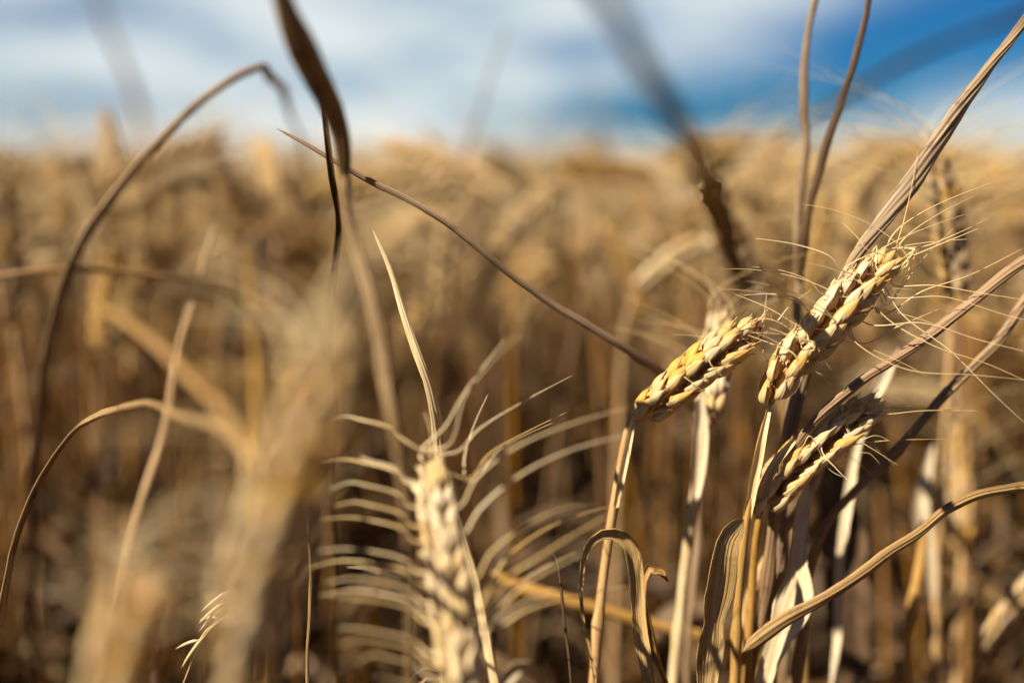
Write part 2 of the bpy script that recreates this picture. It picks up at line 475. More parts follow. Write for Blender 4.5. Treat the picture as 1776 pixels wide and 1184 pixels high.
def plen(P):
    P = np.asarray(P); return np.linalg.norm(np.diff(P, axis=0), axis=1).sum()
def vis_prof(keys, f, n):
    """width keys run over the stretch above the extension to the soil"""
    keys = np.asarray(keys, float)
    if keys.ndim == 1: keys = np.stack([np.linspace(0, 1, len(keys)), keys], 1)
    return np.interp(np.linspace(0, 1, n) / f, keys[:, 0], keys[:, 1])
def stem_of(plant, pts, r, mat='stem', m=12):
    P = ground_out(pts)
    r = vis_prof(r, plen(pts) / plen(P), 110)
    tt = np.linspace(0, 1, 110)
    for c in (.12, .42): r = r * (1 + .45 * np.exp(-((tt - c) / .006) ** 2)); r[tt > c] *= 1.06
    obj('stem', stalk_geo(P, r, 0.04, 6, 0.5, m, 110), M[mat], plant)

def leaf_of(plant, pts, wid, mat='leaf', curl=0.3, corr=0.04, tw=0.0, up=None, n=60, name='leaf', thick=0.00025):
    g = Geo(); C = spline([np.asarray(p) for p in pts], n)
    ribbon(g, C, wid, thick, curl, corr, m=13, twist=np.linspace(0, tw, n) if np.ndim(tw) == 0 else prof(tw, n),
           up=-FWD if up is None else np.asarray(up))
    return obj(name, g, M[mat], plant)

def a_(*l): return [at(*p) for p in l]

def lone(name, label, cat, pts, wid, mat='grey', curl=0.5, corr=0.06, tw=1.5, up=None, ground=True, tubeish=False, group=None, n=150, ridge=0.1, flat=0.75):
    """a dry stalk or blade that stands as a thing of its own (tip first, root last)"""
    P = a_(*pts); fv = plen(P)
    if ground: P = ground_out(P)
    fv /= plen(P)
    g = Geo(); C = spline(P, n)
    sd = sum(ord(c) * (i + 3) for i, c in enumerate(label)) % 9973; wr = np.random.default_rng(sd)
    ss = np.linspace(0, plen(C), n)
    for k in range(3):
        for lam, am in ((.07, .0006), (.02, .00008)):
            C[:, k] += am * np.sin(ss / lam * 6.283 + wr.uniform(0, 6.28)) * np.minimum(1, ss / .02)
    twv = np.linspace(0, tw / fv, n)
    wid = vis_prof(wid, fv, n) * (1 + .06 * np.sin(ss * 160 + wr.uniform(0, 6)) + 0.02 * np.sin(ss * 700 + wr.uniform(0, 6)) + wr.normal(0, .012, n))
    if not tubeish:
        for c in wr.uniform(.05, .5, 4): wid = wid * (1 - wr.uniform(.1, .35) * np.exp(-((np.linspace(0, 1, n) - c) / .008) ** 2))
    elif 'stalk' in name and 'twisted' not in name:
        for c in (wr.uniform(.12, .3), wr.uniform(.4, .6)): wid = wid * (1 + .4 * np.exp(-((np.linspace(0, 1, n) - c) / .008) ** 2))
    if tubeish: tube(g, C, wid / 2, 40, ridge, 9, twist=twv, flat=flat)
    else: ribbon(g, C, wid, 0.0003, curl, corr, m=15, twist=twv, up=-FWD if up is None else np.asarray(up))
    base = Vector(C[-1])
    me = mesh_from(name, *g.arrays(), [M[mat]])
    me.transform(Matrix.Translation(-base))
    o = bpy.data.objects.new(name, me); SC.collection.objects.link(o); o.location = base
    o['label'] = label; o['category'] = cat
    if group: o['group'] = group
    return o

def base_at(pts):
    return Vector(ground_out(pts)[-1])

# ================================================================== SETTING
def ground():
    N = 60
    r = np.concatenate([[0.0], np.geomspace(0.3, 900, N)])
    a = np.linspace(0, 2 * np.pi, 48, endpoint=False)
    V = np.zeros((len(r), 48, 3)); V[..., 0] = r[:, None] * np.cos(a); V[..., 1] = r[:, None] * np.sin(a)
    g = Geo(); g.add(*grid(V, 1, True))
    o = obj('ground', g, M['soil']); o['kind'] = 'structure'
ground()

# ================================================================== SHARP RIGHT-HAND EARS
def hero_awns_right(s, t, q, Xd, Tk, V, rng):
    # image-space fans: away from the ear on either side
    r = rng.uniform
    if s > 0: d = RGT * 1.0 + UPV * (0.55 - 0.9 * (1 - t) + r(-.2, .2)) + FWD * r(-.25, .2)
    else: d = -RGT * 1.0 + UPV * (0.35 + r(-.2, .25)) + FWD * r(-.2, .2)
    return d, r(.6, 1.15)

# -- ear 1
pts = a_((1336, 705, .346), (1320, 760, .347), (1303, 850, .352), (1290, 940, .355), (1280, 1050, .36), (1274, 1184, .365))
h = thing('wheat_plant', 'wheat plant with the largest sharp golden ear, tilted up right beside the twisted stalk', 'wheat', base_at(pts))
stem_of(h, pts, [0.0011, 0.0013, 0.0016, 0.0016, 0.0018])
E1 = a_((1336, 705, .346), (1360, 650, .344), (1410, 590, .343), (1470, 520, .343), (1520, 470, .344), (1552, 440, .345))
ear_on(h, E1, 11, 17, roll=0.25, size=1.25, awn_len=0.045, awnf=hero_awns_right, awn_keep=0.28, awn_r=0.00040, explicit=[
    (0.72, -1, [(1462, 470, .338), (1440, 445, .336), (1380, 424, .338), (1300, 412, .342)]),
    (0.55, -1, [(1426, 510, .338), (1405, 488, .337), (1360, 470, .340), (1302, 462, .344)]),
    (0.42, -1, [(1403, 540, .338), (1385, 520, .338), (1345, 510, .340), (1285, 512, .344)]),
    (0.30, -1, [(1385, 565, .338), (1365, 553, .338), (1330, 533, .340), (1270, 508, .344)]),
    (0.18, -1, [(1388, 628, .337), (1375, 612, .336), (1340, 597, .338), (1240, 560, .341)]),
    (0.22, 1, [(1408, 610, .335), (1414, 598, .334), (1380, 585, .333), (1330, 567, .336)]),
    (0.80, -1, [(1500, 430, .339), (1490, 415, .339), (1460, 385, .342)]),
    (0.98, 1, [(1556, 430, .345), (1600, 428, .345), (1660, 405, .345), (1712, 380, .346)]),
    (0.95, 1, [(1565, 450, .345), (1640, 420, .343), (1700, 395, .343)]),
    (0.98, -1, [(1556, 430, .345), (1566, 390, .345), (1582, 320, .345), (1592, 258, .345)]),
    (0.75, 1, [(1540, 525, .344), (1570, 490, .344), (1600, 450, .346), (1655, 395, .350)]),
    (0.70, 1, [(1535, 530, .345), (1560, 500, .346), (1575, 470, .346), (1595, 425, .348)]),
    (0.85, 1, [(1545, 492, .344), (1620, 495, .342), (1700, 508, .34), (1790, 522, .338)]),
    (0.62, 1, [(1525, 545, .345), (1600, 505, .346), (1680, 478, .35), (1776, 430, .355)]),
    (0.78, 1, [(1530, 510, .342), (1640, 515, .34), (1740, 545, .337), (1800, 560, .335)]),
    (0.50, 1, [(1490, 595, .345), (1560, 565, .346), (1630, 535, .35)]),
    (0.45, 1, [(1500, 560, .341), (1600, 560, .337), (1700, 590, .334), (1790, 612, .331)]),
    (0.35, 1, [(1480, 590, .340), (1570, 640, .336), (1690, 650, .333), (1790, 660, .331)]),
    (0.60, 1, [(1530, 545, .341), (1620, 600, .337), (1710, 630, .334), (1790, 665, .331)]),
    (0.66, 1, [(1560, 540, .342), (1650, 610, .338), (1720, 680, .335), (1790, 745, .333)]),
])
leaf_of(h, a_((1340, 672, .349), (1333, 710, .346), (1322, 760, .345), (1308, 830, .349), (1296, 900, .354)), [0.0008, 0.0026, 0.0042, 0.0044, 0.0034], 'sheath', 0.45, 0.03, 0.3, name='leaf_sheath')

# -- ear 2 (left of it, bowed over)
pts = a_((1112, 722, .350), (1100, 712, .354), (1090, 740, .357), (1073, 830, .36), (1055, 940, .363), (1040, 1060, .366), (1030, 1184, .37))
h = thing('wheat_plant', 'wheat plant with a sharp plump ear bowed right on a thin pale stem', 'wheat', base_at(pts))
stem_of(h, pts, [(0, .0010), (.06, .0013), (.3, .0017), (1, .0019)])
E2 = a_((1110, 726, .350), (1150, 690, .346), (1210, 640, .343), (1265, 600, .343), (1322, 566, .345))
def awn2(s, t, q, Xd, Tk, V, rng):
    r = rng.uniform
    if q == 2 or t < 0.15: return None
    if s > 0: d = RGT * 0.8 - UPV * (0.5 + r(-.2, .2)) + FWD * r(-.2, .2)
    else: d = -RGT * 1.0 + UPV * (0.35 + r(-.2, .25)) + FWD * r(.2, .6)
    return d, r(.4, .9)
ear_on(h, E2, 23, 14, roll=-0.25, size=1.18, awnf=awn2, awn_keep=0.28, awn_len=0.04, explicit=[
    (0.55, -1, [(1230, 625, .335), (1250, 650, .335), (1268, 673, .337)]),
    (0.35, -1, [(1185, 650, .338), (1203, 665, .336), (1240, 697, .338)]),
    (0.15, -1, [(1145, 670, .345), (1122, 672, .342), (1105, 688, .341)]),
    (0.80, -1, [(1322, 612, .342), (1300, 595, .339), (1250, 562, .340)]),
    (0.97, 1, [(1322, 560, .345), (1326, 540, .345), (1330, 505, .347)]),
    (0.97, -1, [(1342, 560, .348), (1370, 530, .352), (1410, 500, .358)]),
    (0.70, 1, [(1300, 590, .344), (1325, 615, .345), (1340, 650, .347)]),
])
leaf_of(h, a_((1104, 690, .353), (1100, 715, .353), (1092, 760, .355), (1080, 820, .357), (1068, 880, .36)), [0.0007, 0.0028, 0.0034, 0.0034, 0.0026], 'sheath', 0.5, 0.03, 0.2, name='leaf_sheath')

# -- ear 3 behind ear 2
pts = a_((1228, 735, .392), (1216, 790, .392), (1204, 870, .392), (1192, 960, .395), (1180, 1060, .398), (1168, 1184, .40))
h = thing('wheat_plant', 'soft-edged upright wheat ear crossing behind the bowed ear, on a banded white stem', 'wheat', base_at(pts))
stem_of(h, pts, [0.0014, 0.0022, 0.0024, 0.0020, 0.0022], 'sheath')
E3 = a_((1228, 738, .392), (1236, 680, .394), (1243, 610, .396), (1252, 535, .398))
def awn3(s, t, q, Xd, Tk, V, rng):
    r = rng.uniform
    if q == 2: return None
    if s > 0: return RGT * 1.0 + UPV * (0.4 + r(-.4, .3)) + FWD * r(-.3, .4), r(.5, 1)
    return -RGT * 1.0 + UPV * (0.35 + r(-.2, .3)) + FWD * r(-.3, .4), r(.7, 1.1)
ear_on(h, E3, 31, 14, roll=0.9, size=1.1, awnf=awn3, awn_keep=0.55, awn_len=0.055, mats=[M['paper'], M['paper'], M['paper']], explicit=[
    (0.95, -1, [(1245, 520, .398), (1230, 490, .398), (1222, 462, .40)])])
leaf_of(h, a_((1214, 690, .386), (1215, 730, .388), (1213, 800, .389), (1203, 880, .39)), [0.004, 0.0068, 0.0060, 0.003], 'sheath', 0.35, 0.02, 0.1, name='leaf_sheath')

# -- ear 4 low, shaded
pts = a_((1312, 880, .358), (1296, 930, .362), (1287, 1000, .368), (1278, 1090, .372), (1268, 1184, .375))
pts = a_((1320, 880, .362), (1312, 930, .366), (1306, 1000, .372), (1300, 1090, .376), (1296, 1184, .38))
h = thing('wheat_plant', 'wheat plant with a low shadowed ear leaning right below the largest ear', 'wheat', base_at(pts))
stem_of(h, pts, [0.0012, 0.0016, 0.002])
E4 = a_((1312, 890, .360), (1350, 840, .358), (1400, 790, .357), (1460, 740, .356), (1524, 695, .356))
def awn4(s, t, q, Xd, Tk, V, rng):
    r = rng.uniform
    return RGT * 0.9 - UPV * r(-.2, .7) + FWD * r(-.3, .4), r(.4, .8)
ear_on(h, E4, 47, 15, roll=-0.35, size=1.3, awnf=awn4, awn_keep=0.12, awn_len=0.045, explicit=[
    (0.62, -1, [(1462, 748, .352), (1500, 770, .349), (1560, 808, .347)]),
    (0.55, 1, [(1480, 765, .350), (1520, 755, .350), (1560, 775, .350)]),
    (0.80, -1, [(1488, 712, .352), (1530, 718, .348), (1600, 712, .346), (1700, 712, .344)]),
    (0.40, 1, [(1425, 780, .350), (1450, 812, .347), (1484, 845, .345)]),
    (0.48, 1, [(1488, 782, .350), (1508, 786, .349), (1527, 805, .348)]),
    (0.30, 1, [(1440, 815, .352), (1465, 830, .35), (1470, 845, .35)]),
])
leaf_of(h, a_((1388, 748, .356), (1372, 768, .352), (1345, 800, .350), (1325, 840, .352), (1314, 900, .358)), [0.0018, 0.0034, 0.0042, 0.0046, 0.003], 'sheath', 0.45, 0.03, 0.2, name='leaf_sheath')

# ================================================================== CENTRE EAR, WIDE AWN COMB
pts = a_((812, 1250, .272), (816, 1400, .275), (818, 1560, .285))
h = thing('wheat_plant', 'centre wheat plant with an upright pale ear and long awns combed out both ways', 'wheat', base_at(pts))
stem_of(h, pts, [0.0012, 0.0018, 0.002])
EC = a_((812, 1250, .272), (800, 1160, .277), (783, 1040, .283), (766, 920, .290), (756, 840, .296), (757, 775, .303))
L = []
for tx, ty, td in [(560, 736, .315), (600, 785, .31), (545, 812, .315), (575, 850, .30), (560, 905, .305), (560, 882, .298), (540, 985, .30),
                   (548, 965, .285), (535, 1022, .295), (560, 1050, .28), (575, 1085, .275), (600, 1120, .27), (590, 1000, .33), (570, 1010, .28), (620, 1150, .27), (640, 1180, .268)]:
    ty += 11 * math.sin(tx * 1.7 + ty); tx += 22 * math.sin(ty * 2.3)
    t = (1250 - (ty + 45 + 48)) / 475.0
    ex = 812 - 55 * t - 50; dd = .272 + .031 * t
    L.append((min(t, .99), -1, [(ex - 8, ty + 38, dd), (ex - 38, ty + 14, dd + .001), (ex - 85, ty + 1, dd * .8 + td * .2), ((ex - 85 + tx) / 2, ty - 5, dd * .4 + td * .6), (tx, ty, td)], 0))
Rr = [(0.97, [(772, 740, .303), (800, 690, .303), (835, 640, .305), (878, 585, .31)]),
      (0.93, [(780, 770, .300), (805, 690, .297), (850, 630, .292), (905, 575, .285)]),
      (0.95, [(790, 785, .305), (830, 745, .313), (910, 695, .325), (994, 650, .340)]),
      (0.86, [(800, 850, .305), (806, 790, .315), (825, 730, .328), (847, 682, .338)]),
      (0.84, [(808, 830, .305), (850, 785, .318), (920, 745, .333), (984, 714, .343)]),
      (0.82, [(812, 835, .303), (860, 785, .315), (910, 755, .33), (980, 724, .343)]),
      (0.78, [(796, 880, .292), (825, 830, .291), (890, 778, .292), (990, 735, .294), (1092, 706, .297)]),
      (0.66, [(800, 930, .288), (830, 885, .288), (900, 825, .290), (990, 780, .293), (1094, 752, .296)]),
      (0.50, [(822, 1005, .283), (850, 960, .283), (905, 915, .287), (980, 880, .295), (1045, 875, .305)]),
      (0.44, [(835, 1020, .288), (880, 965, .296), (950, 915, .303), (1030, 885, .312), (1085, 873, .32)]),
      (0.36, [(822, 1070, .279), (850, 1020, .279), (920, 975, .282), (990, 930, .287), (1060, 890, .292)]),
      (0.26, [(830, 1100, .277), (870, 1050, .278), (930, 1000, .282), (1010, 960, .287)]),
      (0.22, [(850, 1090, .285), (910, 1060, .29), (990, 1035, .30), (1090, 1015, .31)]),
      (0.16, [(820, 1150, .274), (845, 1090, .274), (900, 1050, .276), (970, 1020, .28)]),
      (0.30, [(840, 1060, .287), (900, 1010, .30), (960, 975, .31), (1000, 955, .32)])]
for t, p in Rr: L.append((t, 1, p))
L.append((0.99, -1, [(748, 750, .303), (742, 730, .303), (737, 714, .304)]))
ear_on(h, EC, 5, 22, roll=0.8, size=1.08, explicit=L, awn_r=0.0006, mats=[M['paper'], M['paper'], M['paper']])

# ================================================================== BLURRED FOREGROUND EARS
pts = a_((395, 1230, .212), (385, 1400, .215), (380, 1560, .22))
h = thing('wheat_plant', 'large blurred pale ear leaning right in the left foreground', 'wheat', base_at(pts))
stem_of(h, pts, [0.0012, 0.0018, 0.002])
EL = a_((395, 1230, .212), (430, 1080, .207), (468, 950, .203), (505, 820, .200), (540, 710, .200), (568, 615, .202))
def awnl(s, t, q, Xd, Tk, V, rng):
    r = rng.uniform
    if s > 0: return RGT * 0.5 + UPV * (.9 + r(-.3, .2)) + FWD * r(-.2, .5), r(.5, 1)
    return -RGT * 1.0 + UPV * (0.2 + r(-.7, .6)) + FWD * r(-.2, .4), r(.6, 1.1)
ear_on(h, EL, 8, 18, roll=0.7, size=1.4, awnf=awnl, awn_keep=0.7, awn_len=0.05, awn_r=0.0005, mats=[M['husk'], M['paper'], M['husk']], explicit=[
    (0.8, -1, [(520, 640, .2), (480, 560, .205), (400, 510, .215), (310, 480, .23)]),
    (0.9, -1, [(535, 600, .2), (500, 530, .205), (420, 480, .215), (330, 470, .23)]),
    (0.6, -1, [(430, 830, .2), (395, 900, .2), (370, 1000, .205)])])
leaf_of(h, a_((165, 525, .25), (240, 570, .24), (330, 650, .23), (410, 740, .22), (455, 850, .213), (440, 1000, .212), (410, 1180, .214)), [0.001, 0.0022, 0.0028, 0.0026, 0.002, .002, .002], 'leaf', 0.3, 0.03, 0.4)

pts = a_((190, 1240, .205), (180, 1400, .21), (176, 1560, .215))
h = thing('wheat_plant', 'blurred short ear cut by the bottom edge at lower left', 'wheat', base_at(pts))
stem_of(h, pts, [0.0012, 0.0018, 0.002])
ES = a_((185, 1330, .208), (200, 1240, .206), (215, 1150, .204), (232, 1070, .203), (245, 1010, .203))
def awns_(s, t, q, Xd, Tk, V, rng):
    r = rng.uniform
    return RGT * s * 0.9 + UPV * (1.0 + r(-.5, .3)) + FWD * r(-.2, .5), r(.4, 1)
ear_on(h, ES, 14, 14, roll=0.6, size=1.3, awnf=awns_, awn_keep=0.35, awn_len=0.035, awn_r=0.00035)

# ================================================================== SOFT EARS STANDING BEHIND
def awn_fan(s, t, q, Xd, Tk, V, rng):
    r = rng.uniform
    if q == 2: return None
    return RGT * s * 1.0 + UPV * (0.45 + r(-.35, .35)) + FWD * r(-.4, .4), r(.7, 1.25)
def soft_plant(label, ear, stem, seed, roll, size=1.0, keep=0.7, L=0.055, mats=None, nspk=17, fn=awn_fan, r=0.0003):
    P = a_(*stem); hh = thing('wheat_plant', label, 'wheat', base_at(P))
    stem_of(hh, P, [0.0012, 0.0018, 0.002])
    ear_on(hh, a_(*ear), seed, nspk, roll=roll, size=size, awnf=fn, awn_keep=keep, awn_len=L, mats=mats, awn_r=r)
    return hh
h = soft_plant('tall soft ear with fanned long awns at right, behind the twisted stalk',
    [(1660, 525, .43), (1652, 450, .43), (1640, 370, .43), (1622, 262, .43)],
    [(1655, 520, .47), (1648, 600, .47), (1640, 720, .47), (1632, 850, .47), (1625, 1000, .47), (1620, 1184, .47)], 61, 0.4, 1.2, 1.0, 0.08, r=0.0004, mats=[M['leaf'], M['fieldear'], M['leaf']])  # darker leaf colours stand in for the shade on this ear
leaf_of(h, a_((1618, 770, .455), (1606, 820, .455), (1596, 880, .455), (1612, 960, .46), (1620, 1040, .465)), [0.002, 0.007, 0.009, 0.006, 0.003], 'sheath', 0.3, 0.02, 0.3, name='leaf_sheath')
soft_plant('dim ear low at the right edge, standing just right of the golden stems',
    [(1668, 950, .52), (1668, 880, .52), (1664, 810, .52), (1655, 730, .52)],
    [(1668, 950, .52), (1664, 1050, .52), (1660, 1184, .52)], 67, 0.7, 1.05, 0.6, 0.06)
soft_plant('dark blurred ear with spreading awns at the far left edge',
    [(20, 560, .56), (15, 480, .56), (8, 380, .56), (2, 290, .56)],
    [(20, 560, .56), (40, 700, .56), (60, 900, .56), (66, 1184, .56)], 71, 0.4, 1.2, 1.0, 0.085, r=0.0004, mats=[M['leaf'], M['leaf'], M['leaf']])
soft_plant('blurred sunlit yellow ear nodding up right, left of the dark drooping leaf',
    [(1105, 500, .56), (1140, 470, .56), (1180, 440, .56), (1235, 418, .56)],
    [(1105, 500, .56), (1085, 560, .56), (1075, 680, .56), (1070, 850, .56), (1064, 1184, .56)], 73, 0.3, 1.0, 0.4, 0.05, mats=[M['paper'], M['paper'], M['paper']])
soft_plant('dark brown soft ear slanting left on the skyline behind the drooping leaf',
    [(1350, 640, .50), (1310, 520, .50), (1262, 400, .49), (1208, 262, .48)],
    [(1350, 640, .48), (1372, 760, .49), (1384, 900, .50), (1390, 1184, .50)], 77, 0.7, 1.35, 0.7, 0.05, mats=[M['leaf'], M['brown'], M['leaf']], nspk=26)  # shade on this ear is put into its dark leaf colours
soft_plant('brown blurred ear sticking up into the sky above the left arm of the bent leaf',
    [(215, 330, .66), (203, 280, .66), (192, 235, .66), (180, 190, .66)],
    [(215, 330, .66), (222, 500, .66), (226, 800, .66), (230, 1184, .66)], 79, 0.4, 1.0, 0.1, 0.05)
soft_plant('dark blurred ear leaning left under the crest of the bent leaf',
    [(425, 420, .60), (405, 360, .60), (385, 305, .60), (350, 245, .60)],
    [(425, 420, .60), (440, 560, .60), (446, 800, .60), (450, 1184, .60)], 83, 0.9, 0.9, 0.2, 0.05, mats=[M['leaf'], M['leaf'], M['leaf']])
soft_plant('soft brown ear on the skyline, right of the dark twisted blade',
    [(765, 340, .85), (760, 300, .85), (752, 265, .85), (742, 232, .85)],
    [(765, 340, .85), (770, 600, .85), (770, 900, .85), (770, 1184, .85)], 89, 0.4, 1.1, 0.15, 0.05)
soft_plant('soft ear tilted left on the skyline, left of the dark drooping leaf',
    [(1130, 370, .72), (1112, 335, .72), (1090, 300, .72), (1065, 275, .72)],
    [(1130, 370, .72), (1150, 560, .72), (1156, 900, .72), (1160, 1184, .72)], 97, 0.9, 1.0, 0.2, 0.05)
soft_plant('faint thin ear on the skyline above the middle of the field',
    [(1040, 345, .90), (1035, 315, .90), (1028, 285, .90), (1022, 262, .90)],
    [(1040, 345, .90), (1040, 600, .90), (1040, 900, .90), (1040, 1184, .90)], 101, 0.4, 1.0, 0.2, 0.05)
soft_plant('blurred ear hooked over at the skyline, left of the paired thin stalks',
    [(1310, 275, .80), (1335, 248, .80), (1358, 244, .80), (1372, 262, .80), (1374, 300, .80)],
    [(1310, 275, .80), (1280, 330, .80), (1262, 500, .80), (1260, 900, .80), (1258, 1184, .80)], 103, 0.9, 0.95, 0.2, 0.05)
soft_plant('orange-brown blurred ear lying aslant at the bottom right corner',
    [(1700, 1130, .46), (1730, 1090, .46), (1765, 1050, .46), (1800, 1010, .46), (1830, 980, .46)],
    [(1700, 1130, .46), (1680, 1200, .46), (1670, 1300, .46)], 107, 0.3, 1.0, 0.2, 0.05)

# ================================================================== DRY STALKS AND BLADES
lone('twisted_stalk', 'thick twisted dry stalk slanting steeply to the top right corner behind the largest ear', 'stalk',
     [(1860, -90, .350), (1776, 35, .348), (1700, 140, .346), (1640, 225, .346), (1590, 300, .347), (1540, 370, .349), (1490, 440, .353), (1440, 530, .358), (1400, 620, .363), (1375, 720, .368), (1360, 840, .374), (1352, 960, .378)],
     [(0, .0010), (.06, .0022), (.14, .0034), (.22, .0050), (.3, .0058), (.4, .006), (.6, .005), (1, .005)], 'grey', tw=9, tubeish=True, ridge=0.13, flat=0.7, n=260)
lone('dry_stalk', 'smooth brown stalk curving up from the shaded low ear to the right edge', 'stalk',
     [(1900, 390, .34), (1776, 456, .342), (1700, 508, .343), (1640, 556, .344), (1580, 605, .345), (1500, 660, .346), (1430, 712, .348), (1390, 755, .352), (1360, 820, .358), (1345, 900, .364)],
     [(0, .0022), (.1, .0032), (.25, .0038), (.4, .004), (1, .004)], 'rust', tw=3, tubeish=True, ridge=0.08, flat=0.8, n=220)
lone('dry_stalk', 'thinner brown stalk running below the curved smooth one at the right edge', 'stalk',
     [(1880, 380, .365), (1776, 520, .366), (1730, 590, .367), (1660, 665, .368), (1600, 730, .369), (1540, 795, .372), (1490, 842, .376), (1430, 920, .382), (1400, 1000, .387), (1390, 1100, .39)],
     [(0, .0020), (.2, .0034), (.4, .0036), (1, .004)], 'rust', tw=3, tubeish=True, n=200)
lone('fallen_stalk', 'broken brown stalk lying across the lower right, in front of the upright stems', 'stalk',
     [(1288, 1130, .335), (1350, 1085, .335), (1450, 1018, .337), (1530, 965, .340), (1600, 925, .343), (1650, 880, .347), (1710, 850, .352), (1790, 845, .358), (1880, 880, .36), (1930, 1000, .36)],
     [(0, .0036), (.04, .0048), (.15, .0045), (.3, .0042), (.5, .004), (1, .004)], 'grey', tw=2, tubeish=True, n=220)
lone('dry_stalk', 'thin pointed stalk slanting down right across the middle from the dark twisted leaf', 'stalk',
     [(478, 222, .345), (540, 256, .345), (620, 300, .346), (715, 350, .348), (800, 408, .352), (880, 470, .357), (950, 520, .362), (1030, 572, .368), (1100, 615, .376), (1145, 642, .384), (1188, 680, .396), (1207, 745, .41), (1211, 860, .42), (1202, 1000, .42)],
     [(0, .0006), (.05, .0014), (.12, .0020), (.25, .0026), (.4, .0032), (.6, .0034), (1, .003)], 'rust', tw=5, tubeish=True, ridge=0.1, n=220)
lone('grass_blade', 'narrow pale pointed blade rising behind the centre ear', 'blade',
     [(645, 395, .345), (665, 440, .345), (690, 500, .345), (712, 570, .345), (733, 640, .345), (750, 710, .350), (762, 775, .360), (778, 860, .368), (806, 960, .372), (836, 1070, .372), (862, 1184, .372)],
     [(0, .0007), (.08, .0017), (.2, .0024), (.35, .0032), (.5, .0042), (1, .005)], 'sheath', tubeish=True, ridge=0.12, flat=0.6, tw=1.2, n=200)
lone('arching_leaf', 'silvery dry leaf arching up from the left edge and over into the foreground blur', 'leaf',
     [(455, 815, .222), (430, 790, .23), (380, 745, .245), (300, 712, .275), (225, 705, .315), (175, 722, .335), (130, 750, .343), (90, 805, .345), (60, 865, .345), (32, 940, .345), (12, 1020, .346), (0, 1100, .348), (-8, 1200, .352)],
     [(0, .002), (.12, .003), (.25, .002), (.35, .0018), (.45, .0028), (.55, .0042), (1, .005)], 'grey', curl=0.45, corr=0.09, tw=0.8, n=220)
lone('twisted_leaf', 'dark brown twisted blade standing tall against the sky left of centre', 'blade',
     [(470, -90, .25), (500, 20, .262), (525, 85, .27), (548, 140, .28), (575, 195, .29), (592, 250, .298), (600, 310, .303), (606, 370, .29), (618, 440, .28), (640, 520, .27), (664, 620, .265), (685, 740, .26), (700, 900, .26)],
     [(0, .003), (.08, .0045), (.15, .007), (.25, .0082), (.32, .006), (.4, .004), (.5, .003), (1, .002)], 'grey', tubeish=True, ridge=0.3, flat=0.7, tw=5, n=260)
lone('grass_blade', 'lighter thin blade rising beside the dark twisted blade, just below the skyline', 'blade',
     [(545, 130, .33), (565, 210, .335), (580, 300, .342), (588, 380, .355), (580, 470, .37), (575, 560, .385), (578, 700, .40), (580, 900, .41)],
     [(0, .0008), (.15, .003), (.3, .0034), (1, .003)], 'brown', curl=0.4, tw=2)
lone('drooping_leaf', 'broad heavily blurred dark leaf coming down from the top edge right of centre', 'leaf',
     [(985, -90, .165), (1040, -10, .170), (1095, 75, .178), (1140, 150, .187), (1180, 225, .205), (1212, 285, .235), (1240, 350, .40), (1285, 470, .46), (1312, 550, .475), (1345, 640, .49), (1372, 760, .50), (1382, 900, .51)],
     [(0, .0032), (.1, .0046), (.25, .0052), (.32, .006), (.42, .0085), (.5, .009), (.6, .008), (.7, .006), (1, .005)], 'grey', curl=0.35, corr=0.1, tw=1.3, n=240)
lone('bent_leaf', 'tall blurred leaf rising from lower left and bent over at its crest against the sky', 'leaf',
     [(560, 380, .62), (535, 290, .60), (512, 220, .57), (490, 160, .52), (465, 125, .47), (440, 115, .44), (400, 132, .43), (350, 168, .425), (300, 215, .42), (240, 275, .42), (190, 338, .425), (150, 400, .43), (110, 480, .44), (90, 560, .45)],
     [(0, .001), (.12, .0022), (.24, .0030), (.3, .0048), (.5, .0066), (.7, .0076), (1, .006)], 'leaf', curl=0.4, corr=0.06, tw=1.0, n=200)
lone('thin_stalk', 'straighter left one of two thin stalks rising into the sky at upper right', 'stalk',
     [(1428, -90, .392), (1415, 0, .393), (1402, 70, .394), (1394, 130, .395), (1391, 190, .396), (1396, 250, .397), (1390, 340, .398), (1384, 430, .40), (1380, 560, .405), (1376, 700, .41)],
     [(0, .0020), (.2, .0026), (.35, .0032), (1, .0036)], 'leaf', tubeish=True, tw=1)
lone('thin_stalk', 'darker slanting right one of two thin stalks rising into the sky at upper right', 'stalk',
     [(1520, -90, .372), (1504, 0, .374), (1492, 60, .376), (1478, 125, .378), (1460, 185, .38), (1440, 235, .383), (1415, 310, .388), (1398, 380, .393), (1388, 470, .40), (1380, 620, .41)],
     [(0, .0018), (.2, .0024), (.5, .0030), (1, .0034)], 'brown', tubeish=True, tw=1)
lone('near_leaf', 'faint out-of-focus bluish blade crossing the deep blue sky at top right', 'blade',
     [(1330, 262, .235), (1400, 205, .228), (1480, 158, .222), (1560, 115, .217), (1640, 78, .214), (1720, 45, .212), (1800, 10, .21), (1900, 0, .21), (2000, 80, .21), (2050, 300, .21)],
     [(0, .0008), (.2, .0020), (.4, .0026), (1, .004)], 'brown', curl=0.3, tw=1)
lone('near_awn_stalk', 'very faint out-of-focus stalk against the pale sky at top left', 'stalk',
     [(150, -60, .195), (180, 40, .197), (215, 120, .20), (240, 190, .20), (262, 280, .20), (285, 400, .20), (300, 560, .20), (310, 800, .20)],
     [(0, .0010), (.3, .0016), (.5, .0007), (1, .0007)], 'leaf', tubeish=True)
lone('near_awn_stalk', 'ghostly pale stalk in front of the clouds above the middle of the field', 'stalk',
     [(880, 40, .66), (860, 100, .66), (840, 170, .66), (815, 240, .67), (790, 310, .68), (760, 420, .70), (740, 600, .72), (730, 900, .75)],
     [(0, .0012), (.3, .0024), (1, .003)], 'leaf', tubeish=True)
